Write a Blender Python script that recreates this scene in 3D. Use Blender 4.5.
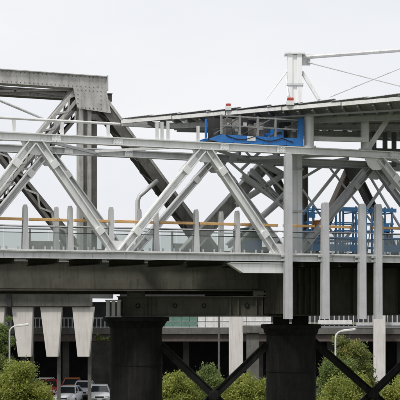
import bpy, math, random
import numpy as np
from mathutils import Vector, Matrix

random.seed(7); np.random.seed(7)
scene = bpy.context.scene
for o in list(bpy.data.objects): bpy.data.objects.remove(o)
R = math.radians

# ------------------------------------------------------------ camera
F = 1400.0                      # focal length in photo pixels (photo is 400 px wide)
HY = 300.0                      # row of the horizon
cam_d = bpy.data.cameras.new('camera'); cam = bpy.data.objects.new('camera', cam_d)
scene.collection.objects.link(cam)
cam.location = (0, 0, 0); cam.rotation_euler = (R(90), 0, 0)
cam_d.sensor_width = 36; cam_d.lens = 36 * F / 400
cam_d.shift_y = (HY - 200) / 400
cam_d.clip_start = 0.5; cam_d.clip_end = 6000
scene.camera = cam

# ------------------------------------------------------------ sky, sun, exposure
SUN_EL, SUN_AZ = 52, -38        # azimuth measured from behind the camera, negative = left
world = bpy.data.worlds.new('World'); scene.world = world; world.use_nodes = True
nt = world.node_tree; nt.nodes.clear()
out = nt.nodes.new('ShaderNodeOutputWorld'); bg = nt.nodes.new('ShaderNodeBackground')
sky = nt.nodes.new('ShaderNodeTexSky'); sky.sky_type = 'NISHITA'; sky.sun_disc = False
sky.sun_elevation = R(SUN_EL); sky.sun_rotation = R(180 + SUN_AZ)
sky.dust_density = 4; sky.air_density = 1.0
tc = nt.nodes.new('ShaderNodeTexCoord')
mp = nt.nodes.new('ShaderNodeMapping'); mp.inputs['Scale'].default_value = (1.5, 1.5, 5)
nz = nt.nodes.new('ShaderNodeTexNoise'); nz.inputs['Scale'].default_value = 2.2; nz.inputs['Detail'].default_value = 5
rp = nt.nodes.new('ShaderNodeValToRGB')
rp.color_ramp.elements[0].position = 0.3; rp.color_ramp.elements[0].color = (6.65, 6.8, 7.2, 1)
rp.color_ramp.elements[1].position = 0.72; rp.color_ramp.elements[1].color = (7.5, 7.55, 7.7, 1)
mx = nt.nodes.new('ShaderNodeMixRGB'); mx.inputs[0].default_value = 0.93     # cloud cover
nt.links.new(tc.outputs['Generated'], mp.inputs[0]); nt.links.new(mp.outputs[0], nz.inputs['Vector'])
nt.links.new(nz.outputs['Fac'], rp.inputs[0])
nt.links.new(sky.outputs[0], mx.inputs[1]); nt.links.new(rp.outputs[0], mx.inputs[2])
nt.links.new(mx.outputs[0], bg.inputs[0]); bg.inputs[1].default_value = 0.1
nt.links.new(bg.outputs[0], out.inputs[0])

sd = bpy.data.lights.new('sun', 'SUN'); sd.energy = 2.3; sd.angle = R(10); sd.color = (1, 0.96, 0.9)
sun = bpy.data.objects.new('sun', sd); scene.collection.objects.link(sun)
az = R(SUN_AZ); el = R(SUN_EL)
d = Vector((math.sin(az) * math.cos(el), -math.cos(az) * math.cos(el), math.sin(el)))   # towards the sun
sun.rotation_euler = d.to_track_quat('Z', 'Y').to_euler(); sun.location = d * 100

scene.view_settings.view_transform = 'Standard'; scene.view_settings.look = 'None'
scene.view_settings.exposure = 0.35; scene.view_settings.gamma = 1
scene.view_settings.use_curve_mapping = False
scene.render.engine = 'CYCLES'
scene.cycles.max_bounces = 6; scene.cycles.transparent_max_bounces = 16

# ------------------------------------------------------------ materials
def mat(name, c1, c2=None, rough=0.6, metal=0.0, scale=3.0, streak=None, streak_amt=0.5, bump=0.15, bscale=30, grain=0.10):
    m = bpy.data.materials.new(name); m.use_nodes = True
    n = m.node_tree; b = n.nodes['Principled BSDF']; L = n.links
    b.inputs['Roughness'].default_value = rough; b.inputs['Metallic'].default_value = metal
    if c2 is None: c2 = tuple(x * 0.8 for x in c1)
    g = n.nodes.new('ShaderNodeNewGeometry')
    a = n.nodes.new('ShaderNodeTexNoise'); a.inputs['Scale'].default_value = scale; a.inputs['Detail'].default_value = 8; a.inputs['Roughness'].default_value = 0.65
    L.new(g.outputs['Position'], a.inputs['Vector'])
    r = n.nodes.new('ShaderNodeValToRGB')
    r.color_ramp.elements[0].position = 0.35; r.color_ramp.elements[1].position = 0.68
    r.color_ramp.elements[0].color = (*c2, 1); r.color_ramp.elements[1].color = (*c1, 1)
    L.new(a.outputs['Fac'], r.inputs[0]); col = r.outputs[0]
    if streak:
        mpn = n.nodes.new('ShaderNodeMapping'); mpn.inputs['Scale'].default_value = (4, 4, 0.35)
        L.new(g.outputs['Position'], mpn.inputs[0])
        s = n.nodes.new('ShaderNodeTexNoise'); s.inputs['Scale'].default_value = 1.6; s.inputs['Detail'].default_value = 6
        L.new(mpn.outputs[0], s.inputs['Vector'])
        r2 = n.nodes.new('ShaderNodeValToRGB'); r2.color_ramp.elements[0].position = 0.52; r2.color_ramp.elements[1].position = 0.72
        r2.color_ramp.elements[1].color = (streak_amt,) * 3 + (1,)
        L.new(s.outputs['Fac'], r2.inputs[0])
        x = n.nodes.new('ShaderNodeMixRGB'); x.inputs[2].default_value = (*streak, 1)
        L.new(r2.outputs[0], x.inputs[0]); L.new(col, x.inputs[1]); col = x.outputs[0]
    f = n.nodes.new('ShaderNodeTexNoise'); f.inputs['Scale'].default_value = bscale; f.inputs['Detail'].default_value = 4
    L.new(g.outputs['Position'], f.inputs['Vector'])
    if grain:
        hs = n.nodes.new('ShaderNodeMixRGB'); hs.blend_type = 'MULTIPLY'; hs.inputs[0].default_value = 1
        mr = n.nodes.new('ShaderNodeMapRange'); mr.inputs[1].default_value = 0.3; mr.inputs[2].default_value = 0.7
        mr.inputs[3].default_value = 1 - grain * 2; mr.inputs[4].default_value = 1 + grain
        L.new(f.outputs['Fac'], mr.inputs[0]); L.new(col, hs.inputs[1]); L.new(mr.outputs[0], hs.inputs[2]); col = hs.outputs[0]
    L.new(col, b.inputs['Base Color'])
    if bump:
        bp = n.nodes.new('ShaderNodeBump'); bp.inputs['Strength'].default_value = bump; bp.inputs['Distance'].default_value = 0.02
        L.new(f.outputs['Fac'], bp.inputs['Height']); L.new(bp.outputs[0], b.inputs['Normal'])
    return m

def glass_mat(name, col, clear=0.7):
    m = bpy.data.materials.new(name); m.use_nodes = True; n = m.node_tree
    b = n.nodes['Principled BSDF']; b.inputs['Base Color'].default_value = (*col, 1); b.inputs['Roughness'].default_value = 0.08
    t = n.nodes.new('ShaderNodeBsdfTransparent'); t.inputs[0].default_value = (0.94, 0.96, 0.953, 1)
    x = n.nodes.new('ShaderNodeMixShader'); x.inputs[0].default_value = clear
    n.links.new(b.outputs[0], x.inputs[1]); n.links.new(t.outputs[0], x.inputs[2])
    n.links.new(x.outputs[0], n.nodes['Material Output'].inputs[0]); return m

def leaf_mat(name, dark, mid, light):
    m = bpy.data.materials.new(name); m.use_nodes = True; n = m.node_tree; L = n.links
    b = n.nodes['Principled BSDF']; b.inputs['Roughness'].default_value = 0.55
    g = n.nodes.new('ShaderNodeNewGeometry'); r = n.nodes.new('ShaderNodeValToRGB')
    r.color_ramp.elements[0].color = (*dark, 1); r.color_ramp.elements[1].color = (*light, 1)
    e = r.color_ramp.elements.new(0.55); e.color = (*mid, 1)
    no = n.nodes.new('ShaderNodeTexNoise'); no.inputs['Scale'].default_value = 1.1; no.inputs['Detail'].default_value = 3
    L.new(g.outputs['Position'], no.inputs['Vector'])
    ma = n.nodes.new('ShaderNodeMath'); ma.operation = 'MULTIPLY'; ma.inputs[1].default_value = .28; L.new(g.outputs['Random Per Island'], ma.inputs[0])
    mb = n.nodes.new('ShaderNodeMath'); mb.operation = 'MULTIPLY_ADD'; mb.inputs[1].default_value = 1.5; mb.inputs[2].default_value = -.34; L.new(no.outputs['Fac'], mb.inputs[0])
    mc = n.nodes.new('ShaderNodeMath'); L.new(ma.outputs[0], mc.inputs[0]); L.new(mb.outputs[0], mc.inputs[1])
    L.new(mc.outputs[0], r.inputs[0]); L.new(r.outputs[0], b.inputs['Base Color'])
    t = n.nodes.new('ShaderNodeBsdfTranslucent'); L.new(r.outputs[0], t.inputs[0])
    x = n.nodes.new('ShaderNodeMixShader'); x.inputs[0].default_value = 0.4
    L.new(b.outputs[0], x.inputs[1]); L.new(t.outputs[0], x.inputs[2]); L.new(x.outputs[0], n.nodes['Material Output'].inputs[0])
    return m

M = dict(
    steel=mat('pale_painted_steel', (.76, .77, .77), (.68, .69, .69), .38, 0, .9, (.40, .39, .365), .4, .04, 60, .03),
    steel_b=mat('grey_painted_steel', (.56, .57, .575), (.47, .48, .48), .45, 0, 1., (.24, .235, .22), .45, .04, 60, .03),
    galv=mat('galvanised_steel', (.56, .565, .58), (.47, .475, .49), .42, .1, 2, (.30, .295, .285), .4, .04, 60, .04),
    old=mat('weathered_riveted_steel', (.17, .166, .155), (.085, .083, .077), .7, 0, 1.4, (.07, .06, .048), .75, .3),
    old_lt=mat('pale_weathered_steel', (.53, .525, .505), (.36, .355, .34), .7, 0, 1.6, (.12, .1, .08), .6, .3),
    old_br=mat('brownish_weathered_steel', (.36, .30, .245), (.21, .17, .135), .7, 0, 1.8, (.12, .08, .055), .6, .3),
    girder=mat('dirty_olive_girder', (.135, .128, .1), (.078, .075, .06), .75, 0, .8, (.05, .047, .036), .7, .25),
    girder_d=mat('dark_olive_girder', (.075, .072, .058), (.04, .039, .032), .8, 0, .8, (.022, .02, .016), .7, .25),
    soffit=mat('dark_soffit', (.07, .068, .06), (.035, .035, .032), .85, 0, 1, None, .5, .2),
    pier=mat('blackened_iron_pier', (.02, .02, .018), (.01, .01, .01), .75, 0, 1.2, (.04, .038, .034), .5, .3),
    conc=mat('pale_concrete', (.66, .635, .61), (.56, .535, .51), .85, 0, .8, (.38, .355, .325), .5, .12, 40, .05),
    conc_d=mat('dark_stained_concrete', (.16, .155, .14), (.09, .088, .08), .88, 0, .9, (.05, .05, .045), .6, .25),
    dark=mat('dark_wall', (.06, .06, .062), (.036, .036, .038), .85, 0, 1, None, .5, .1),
    wood=mat('orange_timber', (.66, .42, .18), (.52, .30, .11), .55, 0, 3, (.42, .22, .08), .4, .15),
    blue_lt=mat('bright_blue_paint', (.10, .40, .80), (.07, .31, .68), .45, 0, 3, (.2, .3, .42), .35, .05),
    blue=mat('blue_paint', (.02, .20, .58), (.015, .14, .45), .4, 0, 3, (.05, .1, .2), .35, .05),
    red=mat('red_plastic', (.45, .06, .04), (.32, .04, .03), .4, 0, 4, None, .5, .02),
    orange=mat('orange_plastic', (.66, .27, .06), (.52, .19, .04), .5, 0, 4, None, .5, .02),
    white=mat('white_paint', (.76, .76, .75), (.62, .62, .61), .5, 0, 2, (.4, .39, .37), .4, .04),
    sheet=mat('dark_roof_sheet', (.34, .345, .34), (.22, .225, .22), .5, .1, 1.5, (.06, .055, .05), .5, .05),
    green=mat('faded_green_panel', (.13, .25, .2), (.09, .18, .145), .6, 0, 2, (.2, .22, .2), .4, .05),
    brown=mat('rusty_brown', (.12, .095, .08), (.07, .056, .048), .8, 0, 2, None, .5, .2),
    asphalt=mat('asphalt', (.06, .06, .06), (.04, .04, .042), .9, 0, .6, None, .5, .3),
    earth=mat('bank_earth_and_grass', (.09, .11, .045), (.06, .06, .032), .95, 0, .35, None, .5, .4, 6),
    bark=mat('bark', (.12, .095, .07), (.06, .05, .04), .9, 0, 4, None, .5, .4),
    rubber=mat('tyre_rubber', (.02, .02, .02), (.015, .015, .015), .85),
    black=mat('black_trim', (.02, .02, .022), (.012, .012, .014), .5, 0, 3, None, .5, 0),
    chrome=mat('bright_metal', (.6, .6, .62), (.5, .5, .52), .25, .8, 3, None, .5, 0),
    glass=glass_mat('balustrade_glass', (.38, .405, .395), .86),
    cglass=mat('car_glass', (.025, .03, .035), (.02, .024, .028), .08, 0, 3, None, .5, 0, 30, 0),
    lens=mat('lamp_lens', (.75, .76, .78), (.6, .62, .65), .12, .1, 3, None, .5, 0),
    leaf_a=leaf_mat('yellow_green_leaves', (.13, .17, .035), (.27, .31, .06), (.46, .47, .12)),
    leaf_b=leaf_mat('mid_green_leaves', (.08, .12, .035), (.17, .23, .065), (.30, .36, .11)),
    leaf_c=leaf_mat('ochre_tipped_leaves', (.09, .13, .035), (.19, .23, .06), (.40, .34, .10)),
)

for k in ('pier', 'girder_d', 'dark', 'soffit'): M[k].node_tree.nodes['Principled BSDF'].inputs['Specular IOR Level'].default_value = .12
# ------------------------------------------------------------ mesh builder
class MB:
    def __init__(s): s.v = []; s.f = []
    def add(s, vs, fs):
        k = len(s.v); s.v += [tuple(p) for p in vs]; s.f += [tuple(i + k for i in f) for f in fs]; return s
    def box(s, c, d):
        x, y, z = c; a, b, e = d[0] / 2, d[1] / 2, d[2] / 2
        vs = [(x + i * a, y + j * b, z + k * e) for k in (-1, 1) for j in (-1, 1) for i in (-1, 1)]
        return s.add(vs, [(0, 2, 3, 1), (4, 5, 7, 6), (0, 1, 5, 4), (2, 6, 7, 3), (0, 4, 6, 2), (1, 3, 7, 5)])
    def section(s, p, q, prof, ref=(0, 1, 0)):
        """sweep closed profile [(a,b)..] (a across, b along ref) from p to q"""
        p, q = Vector(p), Vector(q); t = (q - p).normalized(); r = Vector(ref)
        r = (r - t * r.dot(t)).normalized(); n = r.cross(t)
        m = len(prof)
        vs = [p + n * a + r * b for a, b in prof] + [q + n * a + r * b for a, b in prof]
        fs = [(i, (i + 1) % m, m + (i + 1) % m, m + i) for i in range(m)] + [tuple(range(m - 1, -1, -1)), tuple(range(m, 2 * m))]
        return s.add(vs, fs)
    def beam(s, p, q, w, h, ref=(0, 1, 0), da=0, db=0):
        a, b = w / 2, h / 2
        return s.section(p, q, [(-a + da, -b + db), (a + da, -b + db), (a + da, b + db), (-a + da, b + db)], ref)
    def hbeam(s, p, q, w, h, t=.05, ref=(0, 1, 0), inset=0):
        """flanges at +-w/2 across, web in the middle of h"""
        a, b = w / 2, h / 2; c = t / 2
        return s.section(p, q, [(-a, -b), (-a + t, -b), (-a + t, -c), (a - t, -c), (a - t, -b), (a, -b), (a, b), (a - t, b), (a - t, c), (-a + t, c), (-a + t, b), (-a, b)], ref)
    def tube(s, pts, r, n=10):
        pts = [Vector(p) for p in pts]; k0 = len(s.v)
        rs = r if isinstance(r, (list, tuple)) else [r] * len(pts)
        for i, p in enumerate(pts):
            t = (pts[min(i + 1, len(pts) - 1)] - pts[max(i - 1, 0)]).normalized()
            a = Vector((0, 1, 0)) if abs(t.y) < .9 else Vector((1, 0, 0))
            e1 = t.cross(a).normalized(); e2 = t.cross(e1)
            for j in range(n):
                w = 2 * math.pi * j / n
                s.v.append(tuple(p + (e1 * math.cos(w) + e2 * math.sin(w)) * rs[i]))
        for i in range(len(pts) - 1):
            for j in range(n):
                s.f.append((k0 + i * n + j, k0 + i * n + (j + 1) % n, k0 + (i + 1) * n + (j + 1) % n, k0 + (i + 1) * n + j))
        s.f.append(tuple(k0 + j for j in range(n - 1, -1, -1))); s.f.append(tuple(k0 + (len(pts) - 1) * n + j for j in range(n)))
        return s
    def plate(s, poly, o, t):
        """polygon in (s,z) with thickness t in y centred on o"""
        m = len(poly); vs = [(a, o - t / 2, b) for a, b in poly] + [(a, o + t / 2, b) for a, b in poly]
        return s.add(vs, [tuple(range(m)), tuple(range(2 * m - 1, m - 1, -1))] + [(i, m + i, m + (i + 1) % m, (i + 1) % m) for i in range(m)])
    def bolt(s, c, r, h, ax=(0, -1, 0), n=6):
        c = Vector(c); a = Vector(ax); e1 = a.orthogonal().normalized(); e2 = a.cross(e1); k = len(s.v)
        for q, rr in ((0, r), (h, r * .65)):
            for j in range(n):
                w = 2 * math.pi * j / n; s.v.append(tuple(c + a * q + (e1 * math.cos(w) + e2 * math.sin(w)) * rr))
        s.f.append(tuple(k + n + j for j in range(n)))
        for j in range(n): s.f.append((k + j, k + (j + 1) % n, k + n + (j + 1) % n, k + n + j))
        return s
    def mesh(s, name, m, off=(0, 0, 0), smooth=False):
        me = bpy.data.meshes.new(name); ox, oy, oz = off
        me.from_pydata([(x - ox, y - oy, z - oz) for x, y, z in s.v], [], s.f); me.materials.append(m); me.update()
        import bmesh
        b = bmesh.new(); b.from_mesh(me); bmesh.ops.recalc_face_normals(b, faces=b.faces); b.to_mesh(me); b.free()
        if smooth:
            for p in me.polygons: p.use_smooth = True
        return me
    def build(s, name, m, root=None, smooth=False, bevel=0, parent=None):
        """root: top-level Empty whose z is subtracted; parent: direct parent (part) if this is a sub-part"""
        off = (0, 0, 0)
        if root is not None: off = (0, 0, root.location.z) if root.get('_frame') else tuple(root.location)
        o = bpy.data.objects.new(name, s.mesh(name, m, off, smooth)); scene.collection.objects.link(o)
        if parent is not None or root is not None: o.parent = parent if parent is not None else root
        if bevel:
            bm = o.modifiers.new('bevel', 'BEVEL'); bm.width = bevel; bm.segments = 2; bm.limit_method = 'ANGLE'
        if smooth:
            try:
                o.data.set_sharp_from_angle(angle=R(40))
            except Exception: pass
        return o

def tag(o, label=None, cat=None, group=None, kind=None):
    if label: o['label'] = label
    if cat: o['category'] = cat
    if group: o['group'] = group
    if kind: o['kind'] = kind
    return o
def empty(name, loc, label, cat, group=None, rz=0):
    e = bpy.data.objects.new(name, None); e.location = loc; e.rotation_euler.z = rz; e.empty_display_size = .3
    scene.collection.objects.link(e); return tag(e, label, cat, group)
def copy_part(src, parent, loc=None, rot=None):
    c = src.copy(); scene.collection.objects.link(c); c.parent = parent
    if loc is not None: c.location = loc
    if rot is not None: c.rotation_euler = rot
    return c

# pixel -> world point at a given depth
def at(px, py, Y): return Vector(((px - 200) / F * Y, Y, (HY - py) / F * Y))

# bridge frame: s along the bridges (receding to the right), o across (away), z up
ANG = math.atan2(1400, 3100); CA, SA = math.cos(ANG), math.sin(ANG)
P0 = Vector((-200 / F * 58, 58, 0))
def S(px, o):
    k = (px - 200) / F
    return (k * (58 + CA * o) - P0.x + SA * o) / (CA - SA * k)
def Z(px, py, o): return (HY - py) / F * (58 + SA * S(px, o) + CA * o)
def SZ(px, py, o): return (S(px, o), o, Z(px, py, o))
def toW(s, o, z): return Vector((P0.x + s * CA - o * SA, P0.y + s * SA + o * CA, z))
def frame(name, z, label, cat, group=None):
    e = empty(name, (P0.x, P0.y, z), label, cat, group, ANG); e['_frame'] = 1; return e

GZ = -8.4
# ============================================================ GROUND
g = MB(); g.box((0, 1500, GZ - .25), (5000, 3400, .5)); tag(g.build('ground', M['earth']), 'dark earth and grass bank below the bridges', None, None, 'structure')
g = MB(); g.box((-10, 126, GZ + .002), (90, 30, .012)); tag(g.build('car_park', M['asphalt']), None, None, None, 'structure')

# ============================================================ FOOTBRIDGE
W = 4.5
fb = frame('footbridge', 1.4, 'pale grey steel truss footbridge with orange timber handrail crossing the whole view', 'footbridge')
SL, SR = S(-190, 0), S(560, 0)
ZT = 6.80; ZD = 2.10
top_px = [-137, 35, 205, 376, 545]; bot_px = [-53, 117, 280, 459]
ftop_px = [-120, 49, 215, 374, 530]; fbot_px = [-38, 128, 291, 446]
def truss(o, tp, bp, mtl, w, h):
    st = [S(p, o) for p in tp]; sb = [S(p, o) for p in bp]
    # chord in welded lengths
    cuts = [SL] + [x + .9 for x in st[1:-1]] + [SR]
    for a, b in zip(cuts[:-1], cuts[1:]):
        m = MB(); m.hbeam((a, o, ZT), (b - .02, o, ZT), .34, .36, .045)
        m.build('top_chord', mtl, fb)
    for x in st[1:-1] + [y - .9 for y in sb]:
        m = MB(); m.beam((x + .7, o, ZT), (x + 1.1, o, ZT), .27, .30)
        for i in range(3):
            for j in (-1, 1): m.bolt((x + .76 + i * .13, o - .152, ZT + j * .08), .028, .03)
        m.build('splice_plate', mtl, fb)
    for i, x in enumerate(st):
        for y in sb:
            if abs(y - x) < 4.8:
                m = MB(); dx = (y - x); L = 1
                p = Vector((x + dx * .035, o, ZT - .17)); q = Vector((y - dx * .035, o, ZD - .05))
                m.hbeam(p, q, w, h, .05); dg = m.build('diagonal_brace', mtl, fb)
                t = (q - p).normalized()
                for fr in (.2, .8):
                    m = MB(); c = p.lerp(q, fr); m.beam(c - t * .16, c + t * .16, w + .03, h + .03)
                    m.build('splice_collar', mtl, fb, parent=dg)
    for x in st:
        m = MB(); m.plate([(x - .62, ZT - .17), (x + .62, ZT - .17), (x + .42, ZT - .55), (x + .2, ZT - .72), (x - .2, ZT - .72), (x - .42, ZT - .55)], o, .05)
        gp = m.build('gusset_plate', mtl, fb)
        m = MB()
        for i in range(6): m.bolt((x - .45 + i * .18, o - .025, ZT - .26), .03, .03)
        for sg in (-1, 1):
            for i in range(3): m.bolt((x + sg * (.33 - .02 * i), o - .025, ZT - .36 - i * .1), .03, .03)
        tag(m.build('bolt_group', mtl, fb, parent=gp), None, None, None, 'stuff')
    for x in sb:
        m = MB(); m.plate([(x - .6, ZD - .05), (x + .6, ZD - .05), (x + .38, ZD + .45), (x - .38, ZD + .45)], o, .05)
        m.build('gusset_plate', mtl, fb)
    return st, sb
nst, nsb = truss(0, top_px, bot_px, M['steel'], .33, .34)
fst, fsb = truss(W, ftop_px, fbot_px, M['steel_b'], .30, .30)
# lateral bracing between the chords
for i in range(len(nst)):
    m = MB(); m.beam((nst[i], .18, ZT), (fst[i], W - .18, ZT), .2, .16, (0, 0, 1)); m.build('lateral_strut', M['steel_b'], fb)
    if i < len(nst) - 1:
        mid = nsb[i]
        for a, b in (((nst[i] + .3, .18, ZT - .05), (mid + .6, W - .18, ZT - .05)), ((mid + .6, W - .18, ZT + .02), (nst[i + 1] - .3, .18, ZT + .02))):
            m = MB(); m.beam(a, b, .12, .12, (0, 0, 1)); m.build('lateral_brace', M['steel_b'], fb)
# deck
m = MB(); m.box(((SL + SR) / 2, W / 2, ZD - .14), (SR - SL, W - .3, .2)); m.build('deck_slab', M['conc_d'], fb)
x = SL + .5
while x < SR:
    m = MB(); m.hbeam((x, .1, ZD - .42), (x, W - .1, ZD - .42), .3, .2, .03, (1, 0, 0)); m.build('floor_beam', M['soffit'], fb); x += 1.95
for o, mm in ((-.12, M['steel']), (W + .12, M['steel_b'])):
    m = MB(); m.beam((SL, o, ZD - .02), (SR, o, ZD - .02), .07, .26); m.build('edge_angle', M['white'] if o < 0 else mm, fb)
    x = SL
    while x < SR:
        m = MB(); m.hbeam((x, o, ZD - .21), (min(x + 3.9, SR) - .015, o, ZD - .21), .29, .18, .035)
        m.build('fascia_channel', M['steel_b'], fb); x += 3.9
# fin posts and balustrade
def fin(o, x, ztop, zbot, wb, wt, mtl, name='fin_post'):
    m = MB(); zs = ztop - .12
    for sg in (-1, 1):
        m.plate([(x - wb / 2, zbot), (x + wb / 2, zbot), (x + wt / 2, zs), (x + wt / 3, ztop), (x - wt / 3, ztop), (x - wt / 2, zs)], o + sg * .09, .03)
    m.beam((x, o, zbot + .02), (x, o, ztop - .1), wt * .55, .145)
    return m.build(name, mtl, fb)
near_px = [-152, -109, -65, -20, 25, 70, 111, 156, 196, 237]
BO = .42
nx = [S(p, BO + .1) for p in near_px]
for p, x in zip(near_px, nx):
    fin(BO + .1, x, 4.02 - (.1 if p in (156,) else 0), ZD - .12, .29, .17, M['steel_b'])
tall_px = [288, 325, 362, 378, 428, 470, 512]
tx = [S(p, -.32) for p in tall_px]
for p, x, zt in zip(tall_px, tx, (ZT - .2, 4.45, 4.45, 4.45, 4.4, 4.4, 4.4)):
    pt = fin(-.32, x, zt, Z(p, 319, -.32), .37, .33, M['galv'], 'tall_post')
    m = MB()
    for zz in (ZD - .1, ZD - .3): m.box((x, -.24, zz), (.62, .05, .09))
    m.build('clamp_bracket', M['steel_b'], fb, parent=pt)
allx = nx + tx
for a, b in zip(allx[:-1], allx[1:]):
    if b - a < 1.0: continue
    m = MB(); m.beam((a + .14, BO, 3.40), (b - .14, BO, 3.40), .12, .12); m.build('handrail', M['wood'], fb, bevel=.015)
    n = max(1, round((b - a) / 1.0)); w_ = (b - a - .34) / n
    for i in range(n):
        c = a + .17 + w_ * (i + .5)
        m = MB(); m.box((c, BO + .03, ZD + .52), (w_ - .03, .014, .92)); gpan = m.build('glass_panel', M['glass'], fb)
        for cxx in (c - w_ * .32, c + w_ * .32):
            m = MB(); m.box((cxx, BO + .02, ZD + .1), (.07, .05, .14)); m.build('glass_clamp', M['galv'], fb, parent=gpan)
    m = MB()
    for zz in (2.85, 3.1): m.tube([(a + .12, BO + .03, zz), (b - .12, BO + .03, zz)], .016, 6)
    m.build('rail_wire', M['black'], fb)
fx = [S(p, W) for p in (-60, 57, 140, 222, 300, 382, 450)]
for x in fx:
    fin(W + .1, x, 4.25, ZD - .1, .27, .16, M['steel_b'])
for a, b in zip(fx[:-1], fx[1:]):
    m = MB(); m.beam((a + .12, W, 3.36), (b - .12, W, 3.36), .05, .08); m.build('handrail', M['steel'], fb)
    m = MB(); m.box(((a + b) / 2, W + .02, ZD + .5), (b - a - .3, .016, .9)); m.build('glass_panel', M['glass'], fb)
    m = MB(); m.box(((a + b) / 2, W - .03, ZD + .09), (b - a - .3, .03, .2)); m.build('kick_board', M['soffit'], fb)
# service conduit on short stubs above the near chord
m = MB(); m.tube([(S(-180, 0), 0, 7.56), (S(120, 0), 0, 7.56)], .06, 8); m.build('conduit', M['white'], fb)
for p in (-80, 14, 62, 108):
    m = MB(); x = S(p, 0); m.beam((x, 0, ZT + .17), (x, 0, 7.5), .12, .12); m.build('conduit_stub', M['steel'], fb)
m = MB(); m.tube([SZ(-30, 88, .1), SZ(44, 119, .1)], .055, 8); m.build('stay_rod', M['steel_b'], fb)
# landing beam under the deck near the tall posts
m = MB(); a, b = S(228, -.1), S(285, -.1); zt = Z(260, 263.5, -.1); zb = Z(260, 273, -.1)
m.plate([(a, zt), (b, zt), (b, zb), (a + .75, zb)], .05, .3); m.build('landing_beam', M['steel'], fb)
m = MB(); m.plate([(a + .1, zt + .06), (b, zt + .06), (b, zt + .003), (a + .1, zt + .003)], .05, .42); m.build('landing_flange', M['steel'], fb)

# ============================================================ OLD RAILWAY TRUSS BRIDGE
ON, OF = 9.0, 13.5
rb = frame('railway_bridge', .4, 'weathered dark grey riveted railway truss behind the footbridge, sloping end post at right', 'railway bridge')
ZC = Z(50, 80.5, ON); ZB = 2.0
def laced(p, q, w, h, mtl, lm, name, o_lace=True, pitch=.55):
    p, q = Vector(p), Vector(q); t = (q - p).normalized(); n = Vector((0, 1, 0)).cross(t).normalized()
    m = MB()
    for sg in (-1, 1):       # two channels, flanges turned in
        m.beam(p, q, .05, h, da=sg * (w / 2 - .025))
        for e in (-1, 1): m.beam(p, q, .11, .045, da=sg * (w / 2 - .105), db=e * (h / 2 - .0225))
    ob = m.build(name, mtl, rb)
    L = (q - p).length; k = max(2, int(L / pitch)); mm = MB(); y = Vector((0, 1, 0))
    for face in (-1, 1):
        for i in range(k):
            a = p + t * (L * i / k) + n * ((w / 2 - .06) * (1 if i % 2 else -1)) + y * face * (h / 2 + .006)
            b = p + t * (L * (i + 1) / k) + n * ((w / 2 - .06) * (-1 if i % 2 else 1)) + y * face * (h / 2 + .006)
            mm.beam(a, b, .09, .02)
    mm.build('lacing', lm, rb, parent=ob)
    return ob
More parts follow.
